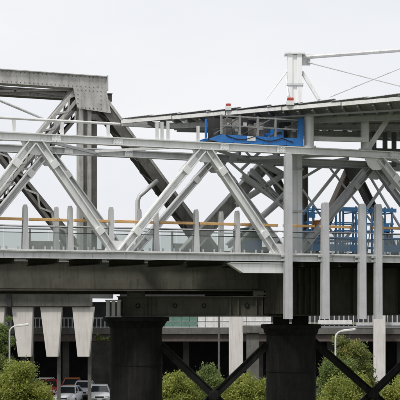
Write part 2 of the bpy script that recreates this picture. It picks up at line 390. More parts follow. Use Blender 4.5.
def old_truss(o, dpx, main):
    mt = M['old'] if main else M['old']
    xe = S(84 + dpx, o); xfoot = S(214 + dpx, o); pl = (xfoot - xe) * 1.02
    nodes = [xe - pl * i for i in range(0, 4)]
    xend = S(104 + dpx, o)
    # top chord: box with cover plate, in riveted lengths
    cw = .68 if main else .42
    for i, (a, b) in enumerate(zip([nodes[3], nodes[2] + .8, nodes[1] + .8], [nodes[2] + .8, nodes[1] + .8, xend])):
        m = MB(); m.beam((a, o, ZC), (b - .012, o, ZC), cw - .08, .62)
        m.beam((a, o, ZC + cw / 2 - .02), (b - .012, o, ZC + cw / 2 - .02), .04, .86)
        m.beam((a, o, ZC - cw / 2 + .02), (b - .012, o, ZC - cw / 2 + .02), .04, .74)
        tc_ = m.build('top_chord', M['old_lt'] if main else mt, rb)
        m = MB(); x = a + .2
        while x < b - .1:
            for zz in (ZC + cw / 2 - .1, ZC - cw / 2 + .1): m.bolt((x, o - .31, zz), .028, .025)
            x += .22
        tag(m.build('rivet_rows', M['old'], rb, parent=tc_), None, None, None, 'stuff')
    if main:
        m = MB(); m.box((xend + .03, o, ZC), (.06, .9, cw + .06)); m.build('end_plate', M['old_lt'], rb)
    # end post
    zt = ZC - cw / 2
    pw = .62
    m = MB(); p = Vector((xe + .45, o, zt - .22)); q = Vector((xfoot, o, ZB))
    m.beam(p, q, pw - .16, .06, db=-.33); m.beam(p, q, pw - .09, .06, db=.33)
    ep = m.build('end_post', mt, rb)
    m = MB(); m.beam(p, q, .13, .84, da=-pw / 2); m.build('cover_plate', M['old_lt'] if main else mt, rb, parent=ep)  # near post: pale edge over dark webs puts light and shade into the colour
    t = (q - p).normalized(); n = Vector((0, 1, 0)).cross(t).normalized(); L = (q - p).length; mm = MB(); k = 16
    for i in range(k):
        a = p + t * (L * i / k) + n * -(-pw / 2 + .03) + Vector((0, .32 * (1 if i % 2 else -1), 0))
        b = p + t * (L * (i + 1) / k) + n * -(-pw / 2 + .03) + Vector((0, .32 * (-1 if i % 2 else 1), 0))
        mm.beam(a, b, .1, .03, n)
    mm.build('lacing', M['old'], rb, parent=ep)
    for i, x in enumerate(nodes[:3]):
        m = MB(); m.hbeam((x, o, zt), (x, o, ZB), .62, .44, .2); vp = m.build('vertical_post', M['old_lt'] if main else mt, rb)
        m = MB(); m.box((x, o - .06, (zt + ZB) / 2), (.21, .2, zt - ZB - .3)); m.build('web_plate', mt, rb, parent=vp)
        # gusset
        m = MB(); gz = 1.15 if i == 0 else 1.0
        for sg in (-1, 1):
            m.plate([(x - .72, zt + .04), (x + 1.0 - (i > 0) * .3, zt + .04), (x + 1.25 - (i > 0) * .6, zt - gz), (x - .5 - (i > 0) * .4, zt - gz + .15)], o + sg * .44, .035)
        gp = m.build('gusset_plate', M['old_lt'] if main else mt, rb)
        m = MB()
        for a in range(7):
            for b in range(5):
                if a in (0, 6) or b in (0, 4): m.bolt((x - .48 + a * .2, o - .458, zt - .1 - b * (gz - .2) / 4.4), .03, .025)
        tag(m.build('rivets', M['old'], rb, parent=gp), None, None, None, 'stuff')
        y = nodes[i + 1]
        laced((x - .35, o + .05, zt - .15), (y + .1, o + .05, ZB), .52, .62, M['old_lt'] if main else mt, M['old_lt'], 'diagonal')
        laced((y + .35, o + .1, zt - .15), (x - .05, o + .1, ZB), .46, .5, mt, M['old_lt'], 'counter_diagonal')
    return nodes, xend, xfoot
nn, xend, xfoot = old_truss(ON, 0, True)
fn, fxend, _ = old_truss(OF, 6, False)
# top lateral bracing
for a, b in zip(nn, fn):
    m = MB(); m.beam((a, ON + .4, ZC - .1), (b, OF - .4, ZC - .1), .3, .3, (0, 0, 1)); m.build('sway_strut', M['old'], rb)
for i in range(3):
    for (a, b) in (((nn[i], ON + .35, ZC - .28), (fn[i + 1], OF - .35, ZC - .28)), ((nn[i + 1], ON + .35, ZC - .2), (fn[i], OF - .35, ZC - .2))):
        m = MB(); m.beam(a, b, .1, .1, (0, 0, 1)); m.build('top_lateral', M['old'], rb)
# bottom girders, left span
GL = S(-260, ON); GR = S(288, ON)
for o, zb in ((ON, .46), (OF, .30)):
    m = MB(); a, b = GL, GR
    m.box(((a + b) / 2, o, (ZB + zb) / 2), (b - a, .05, ZB - zb - .08))
    m.box(((a + b) / 2, o, ZB - .02), (b - a, .5, .05)); m.box(((a + b) / 2, o, zb + .025), (b - a, .55, .05))
    m.box(((a + b) / 2, o - .06, zb + .35), (b - a, .07, .5))
    bg_ = m.build('bottom_girder', M['girder'], rb)
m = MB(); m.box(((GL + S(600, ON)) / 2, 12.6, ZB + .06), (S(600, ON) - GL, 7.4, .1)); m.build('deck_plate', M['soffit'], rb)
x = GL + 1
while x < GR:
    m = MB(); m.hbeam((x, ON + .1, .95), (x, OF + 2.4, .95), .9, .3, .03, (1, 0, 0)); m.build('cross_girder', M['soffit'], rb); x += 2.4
# ballast/rail side kerb
m = MB(); m.box(((GL + GR) / 2, OF + 2.6, ZB - .5), (GR - GL, .3, 1.9)); m.build('far_kerb_girder', M['girder'], rb)
x = GL + .4; k = 0
while x < GR - 2:
    m = MB(); hh = (.45, .7, .35, .8)[k % 4]; m.box((x + .95, ON + .9, ZB + .11 + hh / 2), (1.84, .07, hh)); pnl = m.build('parapet_plate', M[('old', 'old_lt', 'steel_b')[k % 3]], rb)
    m = MB(); m.beam((x, ON + .85, ZB + .1), (x, ON + .85, ZB + 1.55), .09, .09); m.build('rail_post', M['old_lt'], rb, parent=pnl); x += 1.9; k += 1
m = MB(); m.tube([(GL + .4, ON + .85, ZB + 1.5), (GR - 2, ON + .85, ZB + 1.5)], .035, 6); m.build('walkway_rail', M['galv'], rb)
# drainage pipe, cranked, beside the end post
pp = [SZ(137.5, 250, ON - .7), SZ(137.5, 201, ON - .7), SZ(139.5, 196, ON - .7), SZ(151, 186, ON - .7), SZ(157, 181, ON - .55)]
m = MB(); m.tube(pp, .115, 10); m.build('cranked_drain_pipe', M['galv'], rb, smooth=True)
# walkway brackets: short strut from end post pipe to deck
m = MB(); q = pp[0]; m.box((q[0], ON - .5, q[2] - .1), (.4, 1.1, .2)); m.build('pipe_bracket', M['old'], rb)
m = MB(); m.tube([pp[0], (q[0], ON - .7, q[2] - .15)], .115); m.build('pipe_foot', M['galv'], rb)

# ============================================================ APPROACH DECK (right) on deep plate girders
ad = frame('approach_deck', -.8, 'dark deep plate girder approach span with vertical stiffeners behind the tall posts', 'approach span')
AL, AR = S(289, 5.4), S(640, 5.4)
for o in (5.4, 9.5, 15.5):
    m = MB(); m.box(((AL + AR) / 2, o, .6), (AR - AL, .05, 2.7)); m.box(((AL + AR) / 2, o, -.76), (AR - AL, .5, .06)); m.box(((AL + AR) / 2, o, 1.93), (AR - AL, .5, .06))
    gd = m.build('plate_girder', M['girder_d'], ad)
    if o < 6:
        st = MB(); st.box((0, 0, 0), (.05, .2, 2.6)); me = st.mesh('stiffener', M['girder_d']); x = AL + .15; i = 0
        while x < AR:
            ob = bpy.data.objects.new('stiffener', me); scene.collection.objects.link(ob); ob.parent = gd
            ob.location = (x, o - .125, .6 + .8); x += (.34 if i < 6 else 1.4); i += 1
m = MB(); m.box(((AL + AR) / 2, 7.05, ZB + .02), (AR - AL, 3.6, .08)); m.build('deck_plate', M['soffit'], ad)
m = MB(); m.box((AL + .08, 7.2, .6), (.1, 3.5, 2.6)); m.build('end_diaphragm', M['girder_d'], ad)

# ============================================================ APPROACH TRUSS (brownish, behind, right)
OA = 8.0
at_ = frame('approach_truss', 1.95, 'lower brownish grey lattice truss behind the footbridge at right', 'truss')
ZTA = Z(330, 164, OA)
tb = [184, 311, 397, 480]; tt = [268, 352, 438, 522]
xb = [S(p, OA) for p in tb]; xt = [S(p, OA) for p in tt]
def amem(p, q, w, h, name, mtl='old_br'):
    m = MB(); m.hbeam(p, q, w, h, .05); return m.build(name, M[mtl], at_)
amem((xt[0] - .25, OA, ZTA), (xt[-1], OA, ZTA), .42, .5, 'top_chord', 'steel_b')
amem((xb[0], OA, 2.3), (xb[-1], OA, 2.3), .38, .4, 'bottom_chord', 'old')
for i in range(4):
    amem((xb[i], OA, 2.3), (xt[i], OA, ZTA), .62 if i == 0 else .4, .5, 'diagonal', 'old_lt' if i == 0 else 'old_br')
    if i < 3: amem((xt[i], OA + .05, ZTA), (xb[i + 1], OA + .05, 2.3), .36, .46, 'diagonal', 'old')
amem((S(302, OA), OA - .1, ZTA), (S(302, OA), OA - .1, 2.2), .4, .42, 'hanger', 'old_br')
# counter bracing beside the mast
for a, b in (((242, 176), (287, 206)), ((236, 205), (289, 171)), ((262, 163), (289, 178)), ((228, 246), (288, 194)), ((250, 170), (300, 222))):
    pa, pb = SZ(a[0], a[1], OA - .35), SZ(b[0], b[1], OA - .35)
    m = MB(); m.hbeam(pa, pb, .26, .3, .04); m.build('counter_brace', M['steel'], at_)
for a, b, oo, r in (((228, 160), (290, 214), 6.6, .07), ((246, 152), (289, 196), 6.2, .06), ((232, 250), (290, 186), 6.4, .07), ((240, 171), (262, 150), 6.8, .08), ((270, 150), (289, 168), 6.0, .07), ((303, 214), (346, 160), 6.5, .09), ((303, 178), (330, 162), 6.2, .07), ((297, 250), (368, 164), 7.0, .1), ((303, 190), (346, 252), 6.7, .06), ((336, 252), (396, 168), 7.2, .09), ((366, 170), (414, 250), 6.9, .07), ((330, 168), (392, 248), 6.8, .06)):
    m = MB(); m.tube([SZ(a[0], a[1], oo), SZ(b[0], b[1], oo)], r, 8); m.build('bracing_rod', M['steel'], at_, smooth=True)
for p in (224, 262, 330, 366, 396):
    m = MB(); x = S(p, 6.5); m.beam((x, 4.7, ZTA - .05), (x, 7.8, ZTA - .05), .14, .14, (0, 0, 1)); m.build('link_strut', M['steel_b'], at_)
for x in xt[1:]:
    m = MB(); m.plate([(x - .6, ZTA - .15), (x + .6, ZTA - .15), (x + .5, ZTA - .6), (x + .2, ZTA - .95), (x - .2, ZTA - .95), (x - .5, ZTA - .6)], OA - .24, .04); m.build('gusset_plate', M['old'], at_)

# ============================================================ PIERS
def pier(px, Y, r, zc, label, rcap):
    p = at(px, 300, Y); root = empty('bridge_pier', (p.x, Y, GZ), label, 'bridge pier', 'round iron piers under the bridges')
    m = MB(); n = 40; m.tube([(p.x, Y, GZ), (p.x, Y, zc - .55)], [r, r], n); sh = m.build('shaft', M['pier'], root, smooth=True)
    for z in (zc - 2.4, zc - 4.4, zc - 6.3):
        m = MB(); m.tube([(p.x, Y, z - .06), (p.x, Y, z + .06)], [r + .035] * 2, n); m.build('flange_ring', M['pier'], root, parent=sh, smooth=True)
    m = MB(); m.tube([(p.x, Y, zc - .55), (p.x, Y, zc - .42), (p.x, Y, zc - .22), (p.x, Y, zc - .2), (p.x, Y, zc)], [r + .02, r + .12, rcap - .12, rcap, rcap], n); m.build('cap', M['pier'], root, smooth=True)
    return root
p1 = pier(136, 72.5, 1.36, -.88, 'round dark iron pier standing right of the parked cars', 1.72)
p2 = pier(291, 73.5, 1.30, -1.28, 'round blackened iron pier between the two tangles of shrubs', 1.58)
p3 = pier(447, 78.0, 1.34, -1.28, 'round dark iron pier beyond the right edge', 1.8)
# riveted crosshead girder between piers
ch = empty('crosshead_girder', (at(205, 300, 73).x, 73, -.9), 'riveted olive crosshead girder lying on the round piers', 'girder')
Yc = 72.4; xa, xb_ = at(118, 0, Yc).x, at(281, 0, Yc).x; z0, z1 = -.86, .2
m = MB(); m.box(((xa + xb_) / 2, Yc, (z0 + z1) / 2), (xb_ - xa, .06, z1 - z0 - .1)); m.build('web_plate', M['girder'], ch)
for z in (z0 + .03, z1 - .03):
    m = MB(); m.box(((xa + xb_) / 2, Yc, z), (xb_ - xa + .1, .7, .06)); m.build('flange_plate', M['girder'], ch)
m = MB(); x = xa + .15
while x < xb_:
    for z in (z0 + .12, z1 - .12): m.bolt((x, Yc - .03, z), .03, .03)
    x += .2
tag(m.build('rivet_rows', M['girder'], ch), None, None, None, 'stuff')
for p in (124, 150, 230, 238, 256, 262, 268, 276):
    m = MB(); m.box((at(p, 0, Yc).x, Yc - .12, (z0 + z1) / 2), (.07, .18, z1 - z0 - .13)); m.build('stiffener', M['girder'], ch)
for p in (138, 175, 204, 247):
    m = MB(); m.bolt((at(p, 0, Yc).x, Yc - .03, -.3), .13, .09, (0, -1, 0), 12); m.build('tie_bolt', M['black'], ch)
for p in (108, 113.5, 119):   # bearing pedestals on the left pier cap
    m = MB(); q = at(p, 0, 71.9); m.box((q.x, 71.9, -.44), (.17, .4, .88)); m.box((q.x, 71.9, -.03), (.26, .5, .08)); m.box((q.x, 71.9, -.85), (.26, .5, .06))
    tag(m.build('bearing_pedestal', M['white']), {108: 'leftmost pale bearing pedestal on the cap of the left pier', 113.5: 'middle of three pale bearing pedestals on the left pier cap', 119: 'pale bearing pedestal beside the crosshead girder end on the left pier'}[p], 'pedestal', 'bearing pedestals on the left pier')
for p, Yp, zt, zb in ((136, 72.5, .46, .2), (262, 72.5, .46, .2), (272, 72.5, .46, .2)):
    m = MB(); q = at(p, 0, Yp); m.box((q.x, Yp + .2, (zt + zb) / 2), (.9, 1.2, zt - zb - .004)); m.box((q.x, Yp + .2, (zt + zb) / 2), (.6, 1.4, .1)); m.build('bearing_block', M['girder'], ch)
for p in (281, 300):
    m = MB(); q = at(p, 0, 73.2); m.box((q.x, 73.2, -1.03), (.8, .9, .5)); m.box((q.x, 73.2, -.78), (1, 1.1, .06))
    tag(m.build('bearing_block', M['pier']), 'dark bearing block on the right pier cap, %s' % ('left one' if p == 281 else 'right one'), 'bearing block')
# X bracing between the piers
def xbrace(a, b, Y1, Y2, ztop, zbot, label):
    xa, xb_ = at(a, 0, Y1).x, at(b, 0, Y2).x
    root = empty('cross_brace', ((xa + xb_) / 2, (Y1 + Y2) / 2, zbot), label, 'cross brace', 'dark X braces between the piers')
    for (p, q, dy) in (((xa, Y1 - .12, ztop), (xb_, Y2 - .12, zbot), 0), ((xa, Y1 + .12, zbot), (xb_, Y2 + .12, ztop), 0)):
        m = MB(); m.hbeam(p, q, .4, .24, .05); m.build('brace_bar', M['pier'], root)
    c = ((xa + xb_) / 2, (Y1 + Y2) / 2 - .26, (ztop + zbot) / 2); m = MB(); m.bolt(c, .34, .08, (0, -1, 0), 8); m.build('centre_plate', M['pier'], root)
xbrace(161, 267, 72.6, 73.2, -2.35, -7.6, 'dark iron X brace between the left and right round piers')
xbrace(314, 428, 73.6, 77.6, -2.2, -7.9, 'dark iron X brace right of the right round pier')
# tuft growing on the ledge by the left pier
# ============================================================ CANOPY
ZR = 8.72
A = at(122, 0, 67.9); B = at(470, 0, 58.6); C = at(470, 0, 76.5)
A.z = B.z = C.z = ZR
cn = empty('canopy', (at(330, 0, 68).x, 68, 2.05), 'dark roofed canopy with pale gutter edge at upper right, tapering to the left', 'canopy')
def lerp(a, b, t): return a + (b - a) * t
NP = 11
for i in range(NP):
    t0, t1 = i / NP, (i + 1) / NP + .012
    a0, a1 = lerp(A, B, t0), lerp(A, B, t1); c0, c1 = lerp(A, C, t0), lerp(A, C, t1)
    nrm = Vector((0, -1, 0)); m = MB(); h0, h1 = -.01 + .03 * random.random(), .05 + .05 * random.random(); th = .02
    ov = Vector((-.04, -.14, 0))
    NC = 20; lo = []; 
    for c_ in range(NC + 1):
        t = c_ / NC; hz = h0 + (h1 - h0) * t + (.004 if c_ % 2 else -.004)
        n_ = lerp(a0, a1, t) + ov; f_ = lerp(c0, c1, t)
        lo += [(n_.x, n_.y, n_.z + .06 + hz), (f_.x, f_.y, f_.z + .06 + hz)]
    k = len(lo); hi = [(x, y, z + th) for x, y, z in lo]; fs = []
    for c_ in range(NC):
        e = 2 * c_; fs += [(e, e + 1, e + 3, e + 2), (k + e, k + e + 2, k + e + 3, k + e + 1), (e, e + 2, k + e + 2, k + e), (e + 1, k + e + 1, k + e + 3, e + 3)]
    fs += [(0, k, k + 1, 1), (k - 2, k - 1, 2 * k - 1, 2 * k - 2)]
    m.add(lo + hi, fs); m.build('roof_sheet', M['galv'], cn)
# gutter beams
for i in range(6):
    p, q = lerp(A, B, i / 6), lerp(A, B, (i + 1) / 6 - .003)
    m = MB(); m.beam((p.x, p.y, ZR - .08), (q.x, q.y, ZR - .06), .17, .16, (0, 1, 0)); m.build('gutter', M['white'], cn)
m = MB(); m.beam((A.x, A.y + .3, ZR - .1), (C.x, C.y, ZR - .1), .3, .2); m.build('rear_beam', M['steel_b'], cn)
for i in range(2, 24):       # rafters across
    t = i / 24; p, q = lerp(A, B, t), lerp(A, C, t)
    m = MB(); m.hbeam((p.x, p.y, ZR - .16), (q.x, q.y, ZR - .16), .22, .1, .02, (1, 0, 0)); m.build('rafter', M['sheet'], cn)
for w in (.25, .5, .75):     # purlins
    p = lerp(A, lerp(B, C, w), .15); q = lerp(B, C, w)
    m = MB(); m.hbeam((p.x, p.y, ZR - .36), (q.x, q.y, ZR - .36), .26, .14, .03); m.build('purlin', M['steel_b'], cn)
# lower service beams under the roof
for (pa, pb, Y, w) in (((305, 138.5), (368, 140), 64.6, .2), ((330, 128), (440, 121), 68, .16), ((196, 129), (300, 121), 67.5, .12)):
    m = MB(); m.beam(at(*pa, Y), at(*pb, Y), w, .2); m.build('service_beam', M['white'] if w > .18 else M['steel_b'], cn)
# columns down to the approach deck / footbridge chord
for p, Y, w in ((309, None, .44), (365, None, .40), (440, None, .42), (420, 74, .4)):
    zf = 2.05
    if Y is None: Y = toW(S(p, .12), .12, 0).y; zf = ZT + .17
    q = at(p, 0, Y); m = MB(); m.tube([(q.x, Y, zf), (q.x, Y, ZR - .2)], w / 2, 16); co = m.build('column', M['steel'], cn, smooth=True)
    m = MB(); m.box((q.x, Y, zf + .04), (.6, .6, .06)); m.build('base_plate', M['steel_b'], cn, parent=co)
for p, y0, y1, o in ((157, 141, 122, .0), (162, 141, 122, .0), (168, 141, 121, .0), (198, 143, 126, .0)):
    x, _, z = SZ(p, y0, o); w0 = toW(x, o, ZT + .17); m = MB(); zt = Z(p, y1, o)
    m.beam(w0, (w0.x, w0.y, zt), .14, .14); m.build('chord_stub', M['steel_b'], cn)
# raking struts at right
for (pa, pb, Y) in (((368, 149), (392, 112.5), 65.5), ((404, 151), (426, 112.5), 66.2)):
    m = MB(); m.beam(at(*pa, Y), at(*pb, Y), .24, .22); m.build('raking_strut', M['steel'], cn)
for p in (368, 374, 385, 394):
    q = at(p, 0, 69.5); m = MB(); m.beam((q.x, 69.5, 6.6), (q.x, 69.5, ZR - .4), .22, .2); m.build('hanger', M['old'], cn)
m = MB(); m.beam(at(362, 153, 69.5), at(450, 156, 69.5), .5, .3); m.build('service_beam', M['old'], cn)
# ceiling fins: strip lights off / battens
for k, w in enumerate((.12, .37, .62, .87)):
    p = lerp(A, lerp(B, C, w), .3); q = lerp(B, C, w)
    m = MB(); m.beam((p.x, p.y, ZR - .3), (q.x, q.y, ZR - .3), .07, .18); m.build('batten', M['galv'], cn)

# ============================================================ MAST
Ym = 66.5; pm = at(294.5, 0, Ym); ms = empty('mast', (pm.x, Ym, 2.05), 'pale steel mast rising through the canopy with stay cables to the right', 'mast')
zt = at(0, 55, Ym).z
m = MB(); 
for sg in (-1, 1): m.beam((pm.x + sg * .24, Ym, 2.05), (pm.x + sg * .22, Ym, zt), .24, .6, (0, 1, 0))
m.beam((pm.x, Ym - .2, 2.05), (pm.x, Ym - .2, zt - .02), .3, .08); m.build('shaft', M['steel'], ms, bevel=.02)
m = MB(); m.box((pm.x, Ym, zt + .04), (.95, .8, .08)); m.build('head_plate', M['steel'], ms)
m = MB(); m.box((pm.x, Ym, 2.1), (1.3, 1.2, .09)); m.build('base_plate', M['steel_b'], ms)
for z in (4.2, 6.2, 10.2):
    m = MB(); m.box((pm.x, Ym, z), (.8, .7, .09)); m.build('diaphragm', M['steel_b'], ms)
def cab(a, b, r, name, mtl='steel', Y2=None):
    m = MB(); m.tube([at(*a, Ym), at(*b, Y2 or Ym)], r, 8); m.build(name, M[mtl], ms)
cab((300, 57.5), (560, 38), .10, 'stay_tube', 'steel_b', 64)
cab((303, 61), (470, 104), .035, 'stay_cable', 'steel_b', 64)
cab((330, 97), (440, 52), .03, 'stay_cable', 'steel_b', 65)
cab((288, 70), (266, 99), .035, 'stay_cable', 'steel', 66.3)
cab((302, 72), (319, 100), .085, 'raking_strut', 'steel_b', 65.6)
cab((286, 75), (288, 96), .05, 'side_rod', 'steel', 66)
m = MB(); m.box((at(306, 60, Ym).x, Ym, at(306, 60, Ym).z), (.4, .12, .5)); m.build('cable_lug', M['steel_b'], ms)

# warning lamps on the canopy edge
for px, lab, big in ((290.5, 'red warning lamp on white base beside the mast on the canopy edge', .5), (228, 'small dull red warning lamp on the canopy edge left of the mast', .4)):
    t = (px - 122) / (470 - 122)
    best = min((lerp(A, B, k / 400) for k in range(401)), key=lambda q: abs(200 + q.x / q.y * F - px))
    x, y = best.x, best.y - .1; zb = ZR + .02
    w = empty('warning_lamp', (x, y, zb), lab, 'lamp')
    m = MB(); m.box((x, y, zb + .11), (.7 * big, .3, .2)); m.build('base', M['white'], w, bevel=.02)
    m = MB(); m.box((x, y, zb + .21 + .15 * big), (.6 * big, .24, .3 * big)); m.build('lens', M['red'], w, bevel=.04)

# ============================================================ BLUE WORK PLATFORM on the near chord
O1, O2 = -.05, 1.6
wp = frame('work_platform', ZT + .2, 'blue steel work platform with dark mesh sides resting on the footbridge top chord', 'work platform')
xl, xr = S(209, O1), S(303, O1); zb = ZT + .2
m = MB(); m.plate([(xl, zb + .12), (xl + .5, zb), (xr, zb), (xr, zb + .34), (xl + .55, zb + .34)], O1, .12); m.build('side_beam', M['blue'], wp)
m = MB(); m.plate([(xl, zb + .12), (xl + .5, zb), (xr, zb), (xr, zb + .34), (xl + .55, zb + .34)], O2, .12); m.build('side_beam', M['blue'], wp)
m = MB(); m.box(((xl + xr) / 2 + .2, (O1 + O2) / 2, zb + .14), (xr - xl - .5, O2 - O1 - .13, .08)); m.build('floor', M['soffit'], wp)
for i, x in enumerate((xl + .6, xl + 1.5, xl + 2.4, xl + 3.3, xr - .12)):
    for o in (O1, O2):
        m = MB(); wd = .28 if x > xr - .2 else .07
        m.box((x, o, zb + .34 + .46), (wd, .1, .92 if wd > .1 else .86)); m.build('rail_post', M['blue'] if wd > .1 or o > 1 else M['sheet'], wp)
for o in (O1, O2):
    for z in (zb + .75, zb + 1.18):
        m = MB(); m.beam((xl + .6, o, z), (xr - .28, o, z), .06, .06); m.build('guard_rail', M['blue'] if o > 1 else M['sheet'], wp)
xs = [xl + .66, xl + 1.46, xl + 1.54, xl + 2.36, xl + 2.44, xl + 3.26, xl + 3.34, xr - .3]
for i in range(4):
    m = MB(); a, b = xs[2 * i], xs[2 * i + 1]; m.box(((a + b) / 2, O2 - .08, zb + .8), (b - a, .02, .94)); m.build('mesh_panel', M['sheet'] if i % 2 else M['dark'], wp)
m = MB(); m.box((S(250.5, O1), O1 - .08, zb + .22), (.42, .02, .2)); m.build('sign_plate', M['white'], wp)
m = MB(); m.box((S(252, 1), 1.0, zb + .58), (.5, .4, .8)); m.build('control_cabinet', M['old'], wp, bevel=.02)
m = MB(); m.box((S(268, 1), 1.0, zb + .4), (.9, .5, .44)); m.build('tool_box', M['blue'], wp, bevel=.02)
m = MB(); m.box((S(220, 1), .95, zb + .45), (.6, .6, .54)); m.build('motor_box', M['black'], wp, bevel=.04)
for p in (276, 299):
    x = S(p, .8); m = MB(); m.tube([(x, .8, zb + .16), (x, .8, 8.5)], .018, 6); m.build('hoist_line', M['galv'], wp)
m = MB(); m.tube([(xl + .8 + .28 * i, O1 - .08, zb + .32 - .17 * math.sin(math.pi * (i % 5) / 5)) for i in range(13)], .022, 6); m.build('hose', M['black'], wp)
for p in (232, 262, 285):
    m = MB(); m.box((S(p, O1), O1 - .07, zb + .17), (.05, .03, .3)); m.build('web_rib', M['blue'], wp)
for p, o, w, h, mk in ((227, .5, .34, .95, 'old'), (236, .9, .5, .7, 'sheet'), (243, .4, .3, 1.0, 'dark'), (259, .5, .36, .85, 'old'), (277, .6, .5, .62, 'blue'), (285, .9, .42, 1.0, 'dark'), (292, .4, .3, .8, 'old')):
    m = MB(); x = S(p, o); m.box((x, o, zb + .18 + h / 2), (w, .4, h)); mc = m.build('machine_box', M[mk], wp, bevel=.025)
    m = MB(); m.box((x, o - .21, zb + .18 + h * .7), (w * .6, .02, h * .18)); m.build('cover_panel', M['galv'] if mk != 'blue' else M['black'], wp, parent=mc)
for a, b in ((214, 238), (240, 270), (268, 298)):
    m = MB(); m.tube([(S(a, .2), .2, zb + .36), (S(b, .2), .2, zb + 1.15)], .03, 6); m.build('rail_brace', M['old'], wp)
# ============================================================ BLUE SCAFFOLD + BARRIERS on the approach deck
def scaffold(pxs, o1, o2, ztop, label, boards):
    root = frame('scaffold_tower', ZB + .06, label, 'scaffold', 'blue scaffold frames on the approach deck'); zb = ZB + .06
    x = [S(p, o1) for p in pxs]
    for a in x:
        for o in (o1, o2): m = MB(); m.tube([(a, o, zb), (a, o, ztop)], .055, 8); m.build('standard', M['blue_lt'], root, smooth=True)
    for o in (o1, o2):
        for z in (2.7, 3.1, 3.55, 3.95, ztop - .15):
            m = MB(); m.tube([(x[0] - .1, o, z), (x[-1] + .1, o, z)], .034, 8); m.build('ledger', M['blue_lt'], root, smooth=True)
    for a in x:
        for z in (3.1, ztop - .2): m = MB(); m.tube([(a, o1, z - .09), (a, o2, z - .09)], .034, 8); m.build('transom', M['blue_lt'], root)
    for i in range(len(x) - 1):
        m = MB(); m.tube([(x[i], o1 - .06, zb + .2), (x[i + 1], o1 - .06, ztop - .3)], .035, 6); m.build('brace', M['galv'], root)
    for i, (a, b, z, h, mk) in enumerate(boards):
        m = MB(); m.box(((S(a, o1) + S(b, o1)) / 2, o1 - .12, z), (S(b, o1) - S(a, o1), .04, h)); m.build('board', M[mk], root)
    return root
scaffold((308, 313, 324), 5.9, 7.0, 4.75, 'left blue scaffold bay beside the mast with an orange box', [(308, 314, 4.3, .3, 'blue_lt')])
scaffold((336, 340, 356, 366, 372, 385, 392), 5.9, 7.2, 4.8, 'blue scaffold bays at right topped by blue boards', [(340, 357, 4.64, .2, 'blue_lt'), (372, 395, 4.64, .2, 'blue_lt'), (379, 388, 3.75, .4, 'blue_lt'), ])
m = MB(); x = S(318.5, 5.7); m.box((x, 6.0, 3.24), (.42, .5, .06)); m.box((x, 5.75, 3.6), (.4, .4, .7)); m.box((x, 5.75, 3.98), (.44, .44, .07))
ob = m.build('storage_box', M['orange'], None, bevel=.02); ob.location = (P0.x, P0.y, 0); ob.rotation_euler.z = ANG
tag(ob, 'small orange box on the left blue scaffold above the handrail', 'box')
for a, b, lab in ((311, 358, 'long blue barred barrier panel behind the glass, right of the mast'), (382, 418, 'blue barred barrier panel behind the glass at the right edge')):
    root = frame('barrier_panel', ZB + .06, lab, 'barrier', 'blue barriers on the approach deck'); o = 5.35 + .2
    xa, xb_ = S(a, o), S(b, o); zb = ZB + .06
    for z in (zb + .45, zb + 1.1): m = MB(); m.beam((xa, o, z), (xb_, o, z), .09, .06); m.build('rail', M['blue_lt'], root)
    n = int((xb_ - xa) / .15); me = None
    for i in range(n + 1):
        x = xa + (xb_ - xa) * i / n; m = MB(); m.box((x, o, zb + .78), (.035, .03, .6)); m.build('bar', M['blue_lt'], root)
    m = MB(); m.box(((xa + xb_) / 2, o, zb + .62), (xb_ - xa, .02, .3)); m.build('kick_panel', M['blue_lt'], root)
    for x in (xa + .2, xb_ - .2): m = MB(); m.box((x, o, zb + .24), (.08, .08, .4)); m.box((x, o, zb + .03), (.16, .5, .06)); m.build('foot', M['galv'], root)
# teal bins glimpsed left of the mast
m = MB(); o = 7.4; a, b = S(243, o), S(262, o)
bx = frame('site_container', ZB + .11, 'low blue green container behind the glass, left of the mast', 'container')
m.box(((a + b) / 2, o + .6, 2.9), (b - a, 1.2, 1.5)); bd = m.build('body', M['green'], bx, bevel=.03)
m = MB(); m.box(((a + b) / 2, o - .02, 2.75), ((b - a) * .9, .05, .5)); m.build('blue_band', M['blue'], bx)
for i in range(7): m = MB(); m.box((a + (b - a) * (i + .5) / 7, o - .02, 3.3), (.05, .06, .55)); m.build('rib', M['green'], bx)

# ============================================================ ROAD VIADUCT at left on tapered blades
vd = empty('road_viaduct', (at(40, 0, 108).x, 108, GZ), 'dark concrete viaduct carried on pale tapered blade columns at left', 'viaduct')
Yv = 108; xr = at(90.5, 0, Yv).x; xl = at(-60, 0, Yv).x; zt = at(0, 283.5, Yv).z; zb = at(0, 306.5, Yv).z
m = MB(); m.box(((xl + xr) / 2, Yv + 1, (zt + zb) / 2), (xr - xl, 2, zt - zb)); m.build('crosshead', M['conc_d'], vd, bevel=.04)
m = MB(); m.box(((xl + xr) / 2 - .3, Yv + 14, zt + .4), (xr - xl, 30, .8)); m.build('deck_slab', M['conc_d'], vd)
m = MB(); m.box((xr - .1 - .3, Yv + 16, (zt + zb) / 2 + .3), (.6, 28, 1.1)); m.build('edge_beam', M['conc_d'], vd)
m = MB(); q = at(9, 0, Yv - .1); m.box((q.x, Yv - .1, (zt + zb) / 2), (.35, .2, zt - zb)); m.build('dark_strip', M['dark'], vd)  # dark strip standing proud of the crosshead face
